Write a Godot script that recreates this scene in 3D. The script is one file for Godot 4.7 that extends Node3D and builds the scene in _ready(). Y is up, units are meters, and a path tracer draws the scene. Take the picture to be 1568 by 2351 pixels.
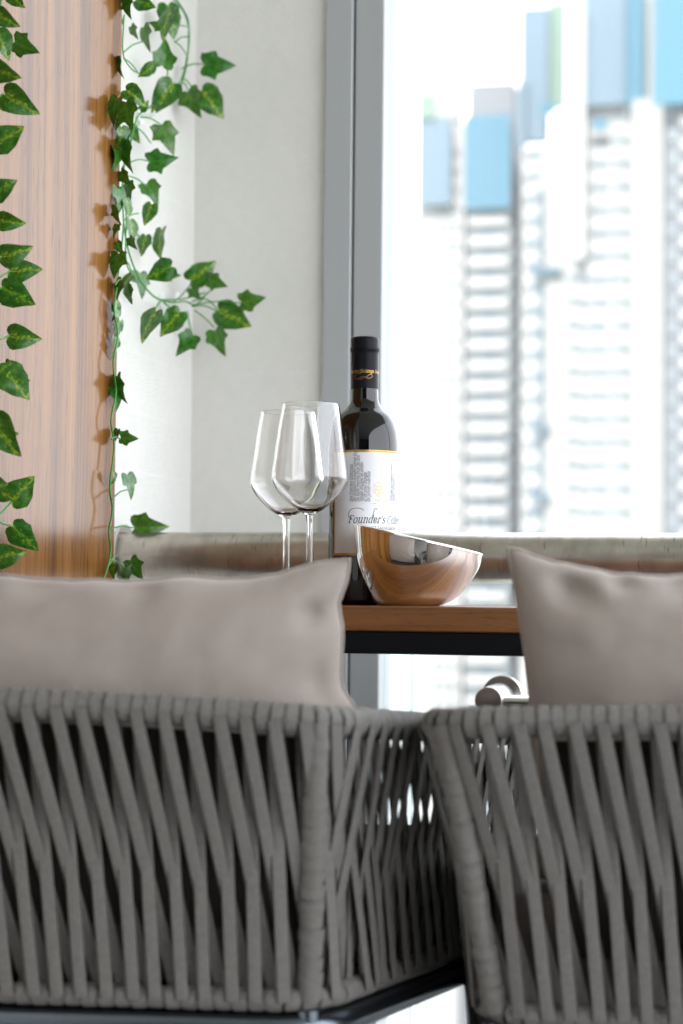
extends Node3D

# Balcony bar by a window. World axes: x runs along the window to the right, -z points out of the window, y up, metres.
const EYE := Vector3(0, 0.80, 0)
const FOCAL := 4232.0            # pixels of a 1568 x 2351 picture per unit of tangent, used only to lay things out
var eye_basis := Basis()
var rng := RandomNumberGenerator.new()
var M := {}

# ------------------------------------------------------------------ layout
func ray(px: float, py: float) -> Vector3:
	return eye_basis * Vector3((px - 784.0) / FOCAL, -(py - 1175.5) / FOCAL, -1.0)

func at(px: float, py: float, depth: float) -> Vector3:
	return EYE + ray(px, py) * depth

func on_x(px: float, py: float, x: float) -> Vector3:
	var r := ray(px, py)
	return EYE + r * ((x - EYE.x) / r.x)

func on_z(px: float, py: float, z: float) -> Vector3:
	var r := ray(px, py)
	return EYE + r * ((z - EYE.z) / r.z)

# ------------------------------------------------------------------ nodes
func tag(o: Node, label: String, category := "", group := "", kind := "") -> Node:
	o.set_meta("label", label)
	if category: o.set_meta("category", category)
	if group: o.set_meta("group", group)
	if kind: o.set_meta("kind", kind)
	return o

var taken := {}
func numbered(called: String, parent: Node) -> String:
	var key := str(parent.get_instance_id()) + called
	var n: int = taken.get(key, 0)
	taken[key] = n + 1
	return called if n == 0 else "%s_%03d" % [called, n]

func thing(called: String, label: String, category: String, where := Vector3.ZERO, group := "") -> Node3D:
	var o := Node3D.new()
	o.name = numbered(called, self)
	add_child(o, true)
	o.position = where
	tag(o, label, category, group)
	return o

func put(called: String, mesh: Mesh, m: Material, parent: Node = null, xf := Transform3D()) -> MeshInstance3D:
	if parent == null: parent = self
	var o := MeshInstance3D.new()
	o.mesh = mesh
	o.material_override = m
	o.name = numbered(called, parent)
	parent.add_child(o, true)
	o.transform = xf
	return o

func obj(called: String, st: SurfaceTool, m: Material, parent: Node = null) -> MeshInstance3D:
	# shapes are made in world coordinates; under a thing they are moved back by the thing's place
	var o := put(called, st.commit(), m, parent)
	if parent is Node3D and parent != self:
		var top: Node3D = parent
		var off := Vector3.ZERO
		while top != self:
			off += top.position
			top = top.get_parent()
		o.position = -off
	return o

func begin() -> SurfaceTool:
	var st := SurfaceTool.new()
	st.begin(Mesh.PRIMITIVE_TRIANGLES)
	return st

# ------------------------------------------------------------------ shapes
func tri(st: SurfaceTool, a: Vector3, b: Vector3, c: Vector3):
	st.add_vertex(a); st.add_vertex(b); st.add_vertex(c)

func quad(st: SurfaceTool, a: Vector3, b: Vector3, c: Vector3, d: Vector3):
	# corners anticlockwise seen from outside; Godot wants clockwise
	tri(st, a, c, b); tri(st, a, d, c)

# box with chamfered edges
func box(st: SurfaceTool, lo: Vector3, hi: Vector3, ch := 0.0):
	st.set_smooth_group(-1)
	if ch <= 0.0:
		var p := func(i): return Vector3(hi.x if i & 1 else lo.x, hi.y if i & 2 else lo.y, hi.z if i & 4 else lo.z)
		for f in [[4, 5, 7, 6], [1, 0, 2, 3], [0, 4, 6, 2], [5, 1, 3, 7], [6, 7, 3, 2], [0, 1, 5, 4]]:
			quad(st, p.call(f[0]), p.call(f[1]), p.call(f[2]), p.call(f[3]))
		return
	var c := (lo + hi) / 2.0
	var h := (hi - lo) / 2.0
	for ax in 3:
		for s in [-1.0, 1.0]:
			var u := (ax + 1) % 3
			var v := (ax + 2) % 3
			var f := []
			for q in [[-1, -1], [1, -1], [1, 1], [-1, 1]]:
				var p := Vector3.ZERO
				p[ax] = s * h[ax]; p[u] = q[0] * (h[u] - ch); p[v] = q[1] * (h[v] - ch)
				f.append(c + p)
			if s < 0: f.reverse()
			quad(st, f[0], f[1], f[2], f[3])
	for ax in 3:      # edges along ax
		var u := (ax + 1) % 3
		var v := (ax + 2) % 3
		for su in [-1.0, 1.0]:
			for sv in [-1.0, 1.0]:
				var f := []
				for q in [[-1, 0], [1, 0], [1, 1], [-1, 1]]:
					var p := Vector3.ZERO
					p[ax] = q[0] * (h[ax] - ch)
					p[u] = su * (h[u] - (0.0 if q[1] == 0 else ch))
					p[v] = sv * (h[v] - (ch if q[1] == 0 else 0.0))
					f.append(c + p)
				if su * sv < 0: f.reverse()
				quad(st, f[0], f[1], f[2], f[3])
	for sx in [-1.0, 1.0]:
		for sy in [-1.0, 1.0]:
			for sz in [-1.0, 1.0]:
				var a := c + Vector3(sx * h.x, sy * (h.y - ch), sz * (h.z - ch))
				var b := c + Vector3(sx * (h.x - ch), sy * h.y, sz * (h.z - ch))
				var d := c + Vector3(sx * (h.x - ch), sy * (h.y - ch), sz * h.z)
				if sx * sy * sz > 0: tri(st, a, d, b)
				else: tri(st, a, b, d)

func boxed(lo: Vector3, hi: Vector3, ch := 0.0) -> SurfaceTool:
	var st := begin()
	box(st, lo, hi, ch)
	st.generate_normals()
	return st

# profile: points (radius, height) from the bottom of the outside; swept round the y axis at c
func lathe(st: SurfaceTool, profile: Array, c: Vector3, n := 64, a0 := 0.0, a1 := TAU):
	var len := [0.0]
	for i in range(1, profile.size()): len.append(len[i - 1] + (profile[i] as Vector2).distance_to(profile[i - 1]))
	var tot: float = maxf(len[-1], 1e-6)
	var nor := []
	for i in profile.size():
		var d: Vector2 = profile[mini(i + 1, profile.size() - 1)] - profile[maxi(i - 1, 0)]
		nor.append(Vector2(d.y, -d.x).normalized())
	for i in profile.size():
		for k in n + 1:
			var a := lerpf(a0, a1, float(k) / n)
			var q: Vector2 = profile[i]
			st.set_uv(Vector2(float(k) / n, 1.0 - len[i] / tot))
			var m: Vector2 = nor[i]
			st.set_normal(Vector3(sin(a) * m.x, m.y, cos(a) * m.x))
			st.add_vertex(c + Vector3(sin(a) * q.x, q.y, cos(a) * q.x))
	for i in profile.size() - 1:
		for k in n:
			var a := i * (n + 1) + k
			var b := a + 1
			var d := a + n + 1
			var e := d + 1
			st.add_index(a); st.add_index(e); st.add_index(b)
			st.add_index(a); st.add_index(d); st.add_index(e)

func lathed(profile: Array, c: Vector3, n := 64, a0 := 0.0, a1 := TAU) -> SurfaceTool:
	var st := begin()
	lathe(st, profile, c, n, a0, a1)
	return st

# smooth profile through control points
func smooth(ctrl: Array, per := 8) -> Array:
	var out := []
	for i in ctrl.size() - 1:
		var p0: Vector2 = ctrl[maxi(i - 1, 0)]
		var p1: Vector2 = ctrl[i]
		var p2: Vector2 = ctrl[i + 1]
		var p3: Vector2 = ctrl[mini(i + 2, ctrl.size() - 1)]
		for k in per:
			out.append(p1.cubic_interpolate(p2, p0, p3, float(k) / per))
	out.append(ctrl[-1])
	return out

func smooth3(ctrl: Array, per := 8) -> Array:
	var out := []
	for i in ctrl.size() - 1:
		var p0: Vector3 = ctrl[maxi(i - 1, 0)]
		var p1: Vector3 = ctrl[i]
		var p2: Vector3 = ctrl[i + 1]
		var p3: Vector3 = ctrl[mini(i + 2, ctrl.size() - 1)]
		for k in per:
			out.append(p1.cubic_interpolate(p2, p0, p3, float(k) / per))
	out.append(ctrl[-1])
	return out

# tube along points with a radius (or radii); flat ends
func tube(st: SurfaceTool, pts: Array, r, sides := 10, caps := true, base := 0) -> int:
	var side := Vector3.ZERO
	var rings := []
	var dist := 0.0
	var count := base
	for i in pts.size():
		var d: Vector3 = (pts[mini(i + 1, pts.size() - 1)] - pts[maxi(i - 1, 0)]).normalized()
		if i == 0:
			side = d.cross(Vector3.UP)
			if side.length() < 0.1: side = d.cross(Vector3.RIGHT)
			side = side.normalized()
		else:
			dist += (pts[i] as Vector3).distance_to(pts[i - 1])
			side = (side - d * side.dot(d)).normalized()
		var up := side.cross(d)
		var rad: float = r[i] if r is Array else r
		for k in sides + 1:
			var a := TAU * k / sides
			var n := side * cos(a) + up * sin(a)
			st.set_normal(n)
			st.set_uv(Vector2(dist, float(k) / sides))
			st.add_vertex(pts[i] + n * rad)
		rings.append([count, d])
		count += sides + 1
	for i in pts.size() - 1:
		for k in sides:
			var a: int = rings[i][0] + k
			var b := a + sides + 1
			st.add_index(a); st.add_index(a + 1); st.add_index(b)
			st.add_index(a + 1); st.add_index(b + 1); st.add_index(b)
	if caps:
		for e in 2:
			var i := 0 if e == 0 else pts.size() - 1
			var d: Vector3 = rings[i][1] * (-1.0 if e == 0 else 1.0)
			var first := count
			var s2: Vector3 = d.cross(Vector3.UP)
			if s2.length() < 0.1: s2 = d.cross(Vector3.RIGHT)
			s2 = s2.normalized()
			var u2 := s2.cross(d)
			var rad: float = r[i] if r is Array else r
			for k in sides:
				var a := TAU * k / sides
				st.set_normal(d)
				st.set_uv(Vector2(cos(a), sin(a)) * 0.01)
				st.add_vertex(pts[i] + (s2 * cos(a) + u2 * sin(a)) * rad)
			count += sides
			for k in range(1, sides - 1):
				st.add_index(first); st.add_index(first + k); st.add_index(first + k + 1)
	return count

func tubed(pts: Array, r, sides := 10, caps := true) -> SurfaceTool:
	var st := begin()
	tube(st, pts, r, sides, caps)
	return st

# flat strap with rounded edges along points; across = direction of its width
func strap(pts: Array, across: Array, w: float, t: float) -> SurfaceTool:
	var st := begin()
	var prof := [Vector2(-0.5, 0), Vector2(-0.42, 0.42), Vector2(0, 0.6), Vector2(0.42, 0.42), Vector2(0.5, 0), Vector2(0.4, -0.45), Vector2(-0.4, -0.45)]
	var n := prof.size()
	for i in pts.size():
		var d: Vector3 = (pts[mini(i + 1, pts.size() - 1)] - pts[maxi(i - 1, 0)]).normalized()
		var x: Vector3 = across[i] if across.size() > 1 else across[0]
		x = (x - d * x.dot(d)).normalized()
		var z := x.cross(d)
		for k in n:
			var q: Vector2 = prof[k]
			st.set_smooth_group(1)
			st.set_uv(Vector2(q.x, i * 0.1))
			st.set_normal((x * q.x * 0.25 + z * (1.0 if q.y >= 0.0 else -1.0)).normalized())
			st.add_vertex(pts[i] + x * q.x * w + z * q.y * t)
	for i in pts.size() - 1:
		for k in n:
			var a := i * n + k
			var b := i * n + (k + 1) % n
			st.add_index(a); st.add_index(b + n); st.add_index(b)
			st.add_index(a); st.add_index(a + n); st.add_index(b + n)
	return st

# ------------------------------------------------------------------ materials
func lin(r: float, g: float, b: float) -> Color:
	return Color(r, g, b).linear_to_srgb()

func mat(called: String, c: Color, rough: float, metal := 0.0, spec := 0.5) -> StandardMaterial3D:
	var m := StandardMaterial3D.new()
	m.resource_name = called
	m.albedo_color = c
	m.roughness = rough
	m.metallic = metal
	m.metallic_specular = spec
	M[called] = m
	return m

func noise(seed_: int, freq: float, oct := 4, kind := FastNoiseLite.TYPE_SIMPLEX_SMOOTH) -> FastNoiseLite:
	var n := FastNoiseLite.new()
	n.seed = seed_
	n.noise_type = kind
	n.frequency = freq
	n.fractal_octaves = oct
	return n

func noise_tex(seed_: int, freq: float, oct: int, lo: Color, hi: Color, size := 512) -> NoiseTexture2D:
	var t := NoiseTexture2D.new()
	t.width = size; t.height = size
	t.seamless = true
	t.noise = noise(seed_, freq, oct)
	var g := Gradient.new()
	g.set_color(0, lo); g.set_color(1, hi)
	t.color_ramp = g
	return t

# wood whose grain runs along v (upright) when tall, else along u
func wood_tex(w: int, h: int, upright: bool, seed_: int, ramp: Gradient, stripes: float) -> ImageTexture:
	var im := Image.create(w, h, false, Image.FORMAT_RGB8)
	var na := noise(seed_, 1.0, 3)
	var nb := noise(seed_ + 1, 1.0, 2)
	var nc := noise(seed_ + 2, 1.0, 1)
	for j in h:
		for i in w:
			var a := float(i) / w if upright else float(j) / h      # across the grain
			var l := float(j) / h if upright else float(i) / w      # along the grain
			var wob := nb.get_noise_2d(a * 1.5, l * 1.6) * 0.035 + nb.get_noise_2d(a * 6.0 + 9.0, l * 5.0) * 0.006
			var x := a + wob
			var v := 0.5 + 0.62 * na.get_noise_2d(x * stripes, l * 0.45)
			v += 0.30 * na.get_noise_2d(x * stripes * 3.7 + 31.0, l * 0.9 + 5.0)
			v += 0.20 * nb.get_noise_2d(x * stripes * 14.0, l * 5.0)
			var pore := nc.get_noise_2d(a * stripes * 26.0, l * 42.0)
			if pore > 0.42: v -= (pore - 0.42) * 0.8
			im.set_pixel(i, j, ramp.sample(clampf(v, 0.0, 1.0)))
	return ImageTexture.create_from_image(im)

func ramp(cols: Array) -> Gradient:
	var g := Gradient.new()
	g.offsets = PackedFloat32Array(range(cols.size()).map(func(i): return float(i) / (cols.size() - 1)))
	g.colors = PackedColorArray(cols)
	return g

# leaf print: u across (0.5 = midrib), v = 1 at the base, 0 at the tip
func leaf_tex(heart: bool, seed_: int) -> ImageTexture:
	var s := 192
	var im := Image.create(s, s, false, Image.FORMAT_RGB8)
	var n := noise(seed_, 4.0, 3)
	var n2 := noise(seed_ + 7, 14.0, 2)
	for j in s:
		for i in s:
			var x := (float(i) / s - 0.5) * 1.2
			var y := (1.0 - float(j) / s) * 1.2 - 0.15
			var base := lin(0.020, 0.095, 0.010).lerp(lin(0.060, 0.200, 0.022), clampf(0.5 + n.get_noise_2d(x, y), 0, 1))
			var vein := 0.0
			var mid := exp(-pow(x / 0.014, 2.0))
			if heart:
				# yellow feathered splashes along the midrib
				var sp := n.get_noise_2d(x * 2.2 + 3.0, y * 1.3) + 0.6 * n2.get_noise_2d(x * 1.4, y * 0.7 + absf(x) * 2.0)
				var near := exp(-pow(x / (0.07 + 0.13 * absf(n.get_noise_2d(y * 1.6, 3.3))), 2.0))
				var k := clampf((sp * 0.8 + near * 0.7 - 0.50) * 3.5, 0.0, 1.0)
				base = base.lerp(lin(0.36, 0.44, 0.03), k * 0.85)
				vein = mid * 0.5
				var sv := absf(fposmod(y - absf(x) * 0.8, 0.14) - 0.07)
				base = base.lerp(lin(0.005, 0.024, 0.007), exp(-pow(sv / 0.008, 2.0)) * 0.45)
			else:
				for g in [[0.5, 0.42], [0.40, 0.0], [0.3, 0.72]]:
					var o := Vector2(0, 0.08 if g[1] < 0.6 else 0.34)
					var d := (Vector2(g[0], g[1]) - o).normalized()
					var p := Vector2(absf(x), y) - o
					var t := p.dot(d)
					if t > 0.0 and t < 0.55:
						vein = maxf(vein, exp(-pow((p - d * t).length() / 0.011, 2.0)) * (1.0 - t))
				vein = maxf(vein, mid * 0.9)
				var cell := absf(n2.get_noise_2d(x * 1.3, y * 1.3))
				vein = maxf(vein, clampf(1.0 - cell * 10.0, 0, 1) * 0.45)
				base = base.lerp(lin(0.15, 0.29, 0.04), vein * 0.75)
			if heart: base = base.lerp(lin(0.14, 0.24, 0.03), vein)
			im.set_pixel(i, j, base)
	return ImageTexture.create_from_image(im)

func make_materials():
	var m: StandardMaterial3D
	# plaster
	m = mat("plaster", lin(0.785, 0.77, 0.74), 0.85)
	m.uv1_triplanar = true; m.uv1_world_triplanar = true
	m.uv1_scale = Vector3.ONE * 13.0
	m.heightmap_enabled = true; m.heightmap_scale = 0.16
	m.heightmap_texture = noise_tex(5, 0.055, 5, Color.BLACK, Color.WHITE)
	m.albedo_texture = noise_tex(6, 0.006, 5, Color(0.98, 0.982, 0.98), Color(1, 1, 1))
	mat("ceiling_paint", lin(0.78, 0.78, 0.76), 0.9)
	mat("room_wall", lin(0.07, 0.068, 0.066), 0.9)
	m = mat("floor_tile", lin(0.16, 0.15, 0.14), 0.5)
	mat("grout", lin(0.30, 0.29, 0.28), 0.9)
	# panel wood
	var red := ramp([lin(0.075, 0.027, 0.007), lin(0.120, 0.048, 0.012), lin(0.185, 0.078, 0.019), lin(0.225, 0.100, 0.026), lin(0.275, 0.130, 0.037)])
	m = mat("panel_wood", Color.WHITE, 0.20, 0.0, 0.29)
	m.albedo_texture = wood_tex(640, 1024, true, 11, red, 5.0)
	m.uv1_triplanar = true; m.uv1_world_triplanar = true
	m.uv1_scale = Vector3(2.0, 0.45, 2.0)
	m.uv1_offset = Vector3(0.2, 0.1, 0.3)
	m.uv1_triplanar_sharpness = 8.0
	var table := ramp([lin(0.115, 0.039, 0.011), lin(0.160, 0.058, 0.015), lin(0.205, 0.078, 0.020), lin(0.24, 0.095, 0.025), lin(0.28, 0.115, 0.031)])
	m = mat("table_wood", Color.WHITE, 0.32, 0.0, 0.5)
	m.albedo_texture = wood_tex(1024, 384, false, 23, table, 4.0)
	m.uv1_triplanar = true; m.uv1_world_triplanar = true
	m.uv1_scale = Vector3(1.1, 4.0, 3.0)
	m.uv1_triplanar_sharpness = 8.0
	mat("black_steel", lin(0.006, 0.0065, 0.009), 0.5, 0.0, 0.25)
	# window frame
	m = mat("frame_paint", lin(0.39, 0.405, 0.425), 0.45, 0.2)
	mat("gasket", lin(0.03, 0.033, 0.036), 0.6)
	mat("white_metal", lin(0.82, 0.83, 0.84), 0.4)
	m = mat("pane_glass", Color(1, 1, 1, 0.04), 0.02)
	m.transparency = BaseMaterial3D.TRANSPARENCY_ALPHA
	m = mat("frosted_film", lin(0.93, 0.94, 0.95), 0.7)
	m.backlight_enabled = true; m.backlight = Color.WHITE
	mat("glass_edge", lin(0.42, 0.60, 0.66), 0.15)
	# brushed rail with brown stains
	m = mat("rail_steel", lin(0.52, 0.485, 0.45), 0.30, 0.88)
	m.albedo_texture = rail_tex()
	m.uv1_scale = Vector3(2.0, 1.0, 1.0)
	m.uv1_triplanar = false
	mat("steel", lin(0.60, 0.58, 0.56), 0.22, 1.0)
	mat("chrome", lin(0.95, 0.94, 0.925), 0.02, 1.0)
	mat("dark_steel", lin(0.12, 0.135, 0.16), 0.22, 0.95)
	# fabrics
	m = mat("strap_fabric", lin(0.160, 0.147, 0.136), 0.85)
	m.uv1_triplanar = true
	m.uv1_scale = Vector3.ONE * 14.0
	m.albedo_texture = noise_tex(31, 0.02, 4, Color(0.86, 0.86, 0.86), Color(1, 1, 1))
	m.heightmap_enabled = true; m.heightmap_scale = 0.05
	m.heightmap_texture = noise_tex(32, 0.09, 3, Color.BLACK, Color.WHITE)
	m.rim_enabled = true; m.rim = 0.3
	m = mat("pillow_fabric", lin(0.290, 0.243, 0.215), 0.9)
	m.uv1_triplanar = true
	m.uv1_scale = Vector3.ONE * 9.0
	m.albedo_texture = noise_tex(33, 0.012, 5, Color(0.97, 0.97, 0.97), Color(1, 1, 1))
	m.heightmap_enabled = true; m.heightmap_scale = 0.012
	m.heightmap_texture = noise_tex(34, 0.12, 3, Color.BLACK, Color.WHITE)
	m.rim_enabled = true; m.rim = 1.0
	m.backlight_enabled = true; m.backlight = Color(0.3, 0.3, 0.3)
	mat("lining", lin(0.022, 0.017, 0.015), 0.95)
	mat("seat_fabric", lin(0.06, 0.045, 0.04), 0.95)
	# glass and bottle
	m = mat("clear_glass", Color(1, 1, 1, 0.0), 0.0)
	m.transparency = BaseMaterial3D.TRANSPARENCY_ALPHA
	m.refraction_enabled = true
	m.refraction_scale = 0.05
	m = mat("bottle_glass", lin(0.003, 0.002, 0.003), 0.03, 0.0, 0.5)
	mat("capsule", lin(0.006, 0.007, 0.011), 0.42, 0.0, 0.25)
	m = mat("label_paper", lin(0.70, 0.70, 0.73), 0.6)
	mat("gold", lin(0.62, 0.36, 0.10), 0.35, 0.6)
	mat("ink", lin(0.03, 0.03, 0.05), 0.6)
	# ivy
	for k in 3:
		m = mat("heart_leaf_%d" % k, [Color(1, 1, 1), Color(0.8, 0.92, 0.75), Color(1.0, 1.0, 0.85)][k], 0.28)
		m.albedo_texture = leaf_tex(true, 41 + k * 3)
		m = mat("star_leaf_%d" % k, [Color(1, 1, 1), Color(0.8, 0.95, 0.85), Color(1, 0.95, 0.8)][k], 0.3)
		m.albedo_texture = leaf_tex(false, 61 + k * 3)
	for key in M.keys():
		if "leaf" in key:
			M[key].backlight_enabled = true
			M[key].backlight = Color(0.5, 0.5, 0.4)
	mat("stem", lin(0.035, 0.24, 0.03), 0.45)
	mat("hook_plastic", lin(0.80, 0.81, 0.82), 0.3)
	# city
	mat("tower_white", lin(0.28, 0.285, 0.29), 0.9)
	mat("tower_grey", lin(0.135, 0.145, 0.165), 0.9)
	mat("tower_window", lin(0.135, 0.160, 0.175), 0.45)
	mat("tower_recess", lin(0.135, 0.150, 0.165), 0.8)
	mat("net_blue", lin(0.052, 0.135, 0.195), 0.9)
	mat("net_pale", lin(0.105, 0.15, 0.195), 0.9)
	mat("net_green", lin(0.13, 0.19, 0.16), 0.9)
	mat("crane_paint", lin(0.05, 0.10, 0.14), 0.7)
	m = mat("city_ground", lin(0.24, 0.27, 0.24), 0.95)
	m.uv1_triplanar = true; m.uv1_world_triplanar = true
	m.uv1_scale = Vector3.ONE * 0.02
	m.albedo_texture = noise_tex(71, 0.02, 5, Color(0.6, 0.7, 0.6), Color(1, 1, 1))

func rail_tex() -> ImageTexture:
	var w := 1024
	var h := 256
	var im := Image.create(w, h, false, Image.FORMAT_RGB8)
	var n := noise(81, 1.0, 3)
	var f := noise(82, 1.0, 2)
	var spots := []
	var r := RandomNumberGenerator.new()
	r.seed = 5
	for k in 130:
		spots.append([r.randf() * w, r.randf() * h, r.randf_range(0.9, 2.4), r.randf_range(4, 16), r.randf_range(0.15, 0.5)])
	for j in h:
		for i in w:
			var v := 0.92 + 0.035 * f.get_noise_2d(i * 0.45, j * 0.03) + 0.1 * n.get_noise_2d(i * 0.01, j * 0.02)
			var c := Color(v, v * 0.985, v * 0.97)
			var st := clampf(n.get_noise_2d(i * 0.02, j * 0.012) * 1.3 - 0.15, 0, 0.5)
			im.set_pixel(i, j, c.lerp(Color(0.62, 0.52, 0.43), st * 0.3))
	for s in spots:
		for dj in range(-int(s[3]), int(s[3]) + 1):
			for di in range(-4, 5):
				var wob := sin(dj * 0.5 + s[0]) * 1.0
				var q := pow((di - wob) / s[2], 2.0) + pow(dj / s[3], 2.0)
				if q < 1.0:
					var x := posmod(int(s[0]) + di, w)
					var y := posmod(int(s[1]) + dj, h)
					im.set_pixel(x, y, im.get_pixel(x, y).lerp(Color(0.36, 0.25, 0.17), s[4] * (1.0 - q) * 0.9))
	return ImageTexture.create_from_image(im)

# ------------------------------------------------------------------ the setting
func _ready():
	rng.seed = 7
	# camera
	eye_basis = Basis(Vector3.UP, deg_to_rad(13.0)) * Basis(Vector3.RIGHT, deg_to_rad(2.59)) * Basis(Vector3.BACK, deg_to_rad(0.55))
	var cam := Camera3D.new()
	cam.name = "camera"
	add_child(cam)
	cam.transform = Transform3D(eye_basis, EYE)
	var lens := CameraAttributesPhysical.new()
	lens.frustum_focal_length = 43.2
	lens.exposure_aperture = 43.2 / 13.5
	lens.frustum_focus_distance = 1.92
	lens.frustum_near = 0.05
	lens.frustum_far = 3000.0
	cam.attributes = lens
	# sky and sun
	var env := Environment.new()
	env.background_mode = Environment.BG_SKY
	var sky := ProceduralSkyMaterial.new()
	sky.sky_top_color = Color(0.88, 0.915, 0.955)
	sky.sky_horizon_color = Color(0.985, 0.985, 1.0)
	sky.sky_curve = 0.25
	sky.ground_bottom_color = Color(0.62, 0.64, 0.64)
	sky.ground_horizon_color = Color(0.85, 0.87, 0.88)
	sky.sun_angle_max = 1.0
	env.sky = Sky.new()
	env.sky.sky_material = sky
	env.tonemap_mode = Environment.TONE_MAPPER_LINEAR
	env.tonemap_exposure = 5.6
	env.sdfgi_enabled = true; env.ssao_enabled = true; env.ssil_enabled = true
	var we := WorldEnvironment.new()
	we.name = "environment"
	we.environment = env
	add_child(we)
	var sun := DirectionalLight3D.new()
	sun.name = "sun"
	add_child(sun)
	sun.light_energy = 0.6
	sun.light_color = Color(1.0, 0.97, 0.92)
	sun.light_angular_distance = 0.5
	sun.shadow_enabled = true
	sun.look_at_from_position(Vector3.ZERO, Vector3(0.12, -1.0, -0.85))   # high behind the house, on the fronts of the towers
	make_materials()
	room()
	window()
	handrail()
	panel()
	table()
	bottle()
	glasses()
	bowl()
	fitting()
	chairs()
	ivy()
	city()

const WALL_Z := -2.495
const WALL_X := -0.796

func struct(o: Node, label: String) -> Node:
	o.set_meta("kind", "structure")
	o.set_meta("label", label)
	return o

func room():
	struct(obj("window_wall", boxed(Vector3(WALL_X - 0.3, -0.1, WALL_Z - 0.2), Vector3(-0.603, 2.6, WALL_Z)), M.plaster), "pale stippled plaster wall between the corner and the grey window frame")
	struct(obj("side_wall", boxed(Vector3(WALL_X - 0.2, -0.1, WALL_Z), Vector3(WALL_X, 2.6, 3.2)), M.plaster), "white plaster side wall behind the ivy and the wood panel")
	var fl := struct(obj("floor", boxed(Vector3(-1.2, -0.12, -2.6), Vector3(1.8, -0.006, 3.2)), M.grout), "grey floor of the balcony")
	for i in 6:
		for j in 10:
			var x := WALL_X + 0.005 + i * 0.6
			var z := -2.49 + j * 0.6
			if x > 1.7 or z > 3.0: continue
			obj("tile", boxed(Vector3(x, -0.006, z), Vector3(minf(x + 0.596, 1.79), 0.0, minf(z + 0.596, 3.19)), 0.0015), M.floor_tile, fl)
	struct(obj("ceiling", boxed(Vector3(-1.2, 2.6, -2.7), Vector3(1.8, 2.8, 3.4)), M.ceiling_paint), "white ceiling of the balcony")
	struct(obj("room_wall", boxed(Vector3(-1.2, -0.1, 3.2), Vector3(1.8, 2.6, 3.4)), M.room_wall), "plain wall at the back of the balcony")
	struct(obj("side_wall", boxed(Vector3(1.7, -0.1, 2.3), Vector3(1.8, 2.6, 3.2)), M.room_wall), "plain side wall opposite the wood panel")

func window():
	var t := thing("window", "tall window with a wide grey aluminium frame beside the plaster wall", "window", Vector3(-0.56, 0, WALL_Z))
	# two upright profiles with a dark joint between them
	obj("frame", boxed(Vector3(-0.603, 0.0, WALL_Z - 0.07), Vector3(-0.5635, 2.6, WALL_Z + 0.012), 0.0015), M.frame_paint, t)
	obj("gasket", boxed(Vector3(-0.5635, 0.0, WALL_Z - 0.06), Vector3(-0.5605, 2.6, WALL_Z + 0.004)), M.gasket, t)
	obj("frame", boxed(Vector3(-0.5605, 0.0, WALL_Z - 0.07), Vector3(-0.519, 2.6, WALL_Z + 0.009), 0.0015), M.frame_paint, t)
	obj("frame", boxed(Vector3(-0.519, 2.52, WALL_Z - 0.07), Vector3(1.8, 2.6, WALL_Z + 0.009), 0.0015), M.frame_paint, t)
	obj("sill", boxed(Vector3(-0.519, -0.004, WALL_Z - 0.07), Vector3(1.8, 0.06, WALL_Z + 0.009), 0.0015), M.frame_paint, t)
	obj("frame", boxed(Vector3(1.72, 0.06, WALL_Z - 0.07), Vector3(1.80, 2.52, WALL_Z + 0.009), 0.0015), M.frame_paint, t)
	obj("pane", boxed(Vector3(-0.519, 0.06, WALL_Z - 0.036), Vector3(1.72, 2.52, WALL_Z - 0.028)), M.pane_glass, t)
	# white outer jamb beside the glass with the edge of the outer leaf
	var f := thing("frosted_side_pane", "narrow white frosted pane between the grey frame and the clear glass", "pane", Vector3(-0.50, 0, WALL_Z - 0.09))
	var film := begin()
	quad(film, Vector3(-0.556, -0.1, WALL_Z - 0.09), Vector3(-0.491, -0.1, WALL_Z - 0.09), Vector3(-0.491, 2.7, WALL_Z - 0.09), Vector3(-0.556, 2.7, WALL_Z - 0.09))
	film.generate_normals()
	obj("frosted_film", film, M.frosted_film, f)
	obj("glass_edge", boxed(Vector3(-0.4908, -0.1, WALL_Z - 0.095), Vector3(-0.4898, 2.7, WALL_Z - 0.085)), M.glass_edge, f)
	film = begin()
	quad(film, Vector3(-0.4894, -0.1, WALL_Z - 0.092), Vector3(-0.4830, -0.1, WALL_Z - 0.092), Vector3(-0.4830, 2.7, WALL_Z - 0.092), Vector3(-0.4894, 2.7, WALL_Z - 0.092))
	film.generate_normals()
	obj("edge_seal", film, M.frosted_film, f)

func handrail():
	var a := on_z(700, 1279, -2.21)
	var t := thing("handrail", "thick brushed steel handrail with brown stains running in front of the window", "handrail", Vector3(0, a.y, -2.21))
	obj("pipe", tubed(range(61).map(func(i): return Vector3(WALL_X + 0.001 + i * 0.043, a.y, -2.21)), 0.0305, 48), M.rail_steel, t)
	for x in [0.9, 1.7]:
		obj("post", tubed([Vector3(x, 0.0, -2.21), Vector3(x, a.y - 0.029, -2.21)], 0.02, 20), M.steel, t)
	obj("collar", tubed([Vector3(WALL_X + 0.0005, a.y, -2.21), Vector3(WALL_X + 0.006, a.y, -2.21)], 0.04, 32), M.steel, t)

func panel():
	var t := thing("wood_panel", "tall glossy wood panel with striped brown grain standing against the side wall", "panel", Vector3(-0.76, 0, -1.99))
	obj("board", boxed(Vector3(WALL_X, 0.02, -1.99), Vector3(-0.725, 2.5, -1.18), 0.0012), M.panel_wood, t)
	obj("plinth", boxed(Vector3(WALL_X, 0.0, -1.98), Vector3(-0.735, 0.02, -1.19)), M.black_steel, t)

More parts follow.
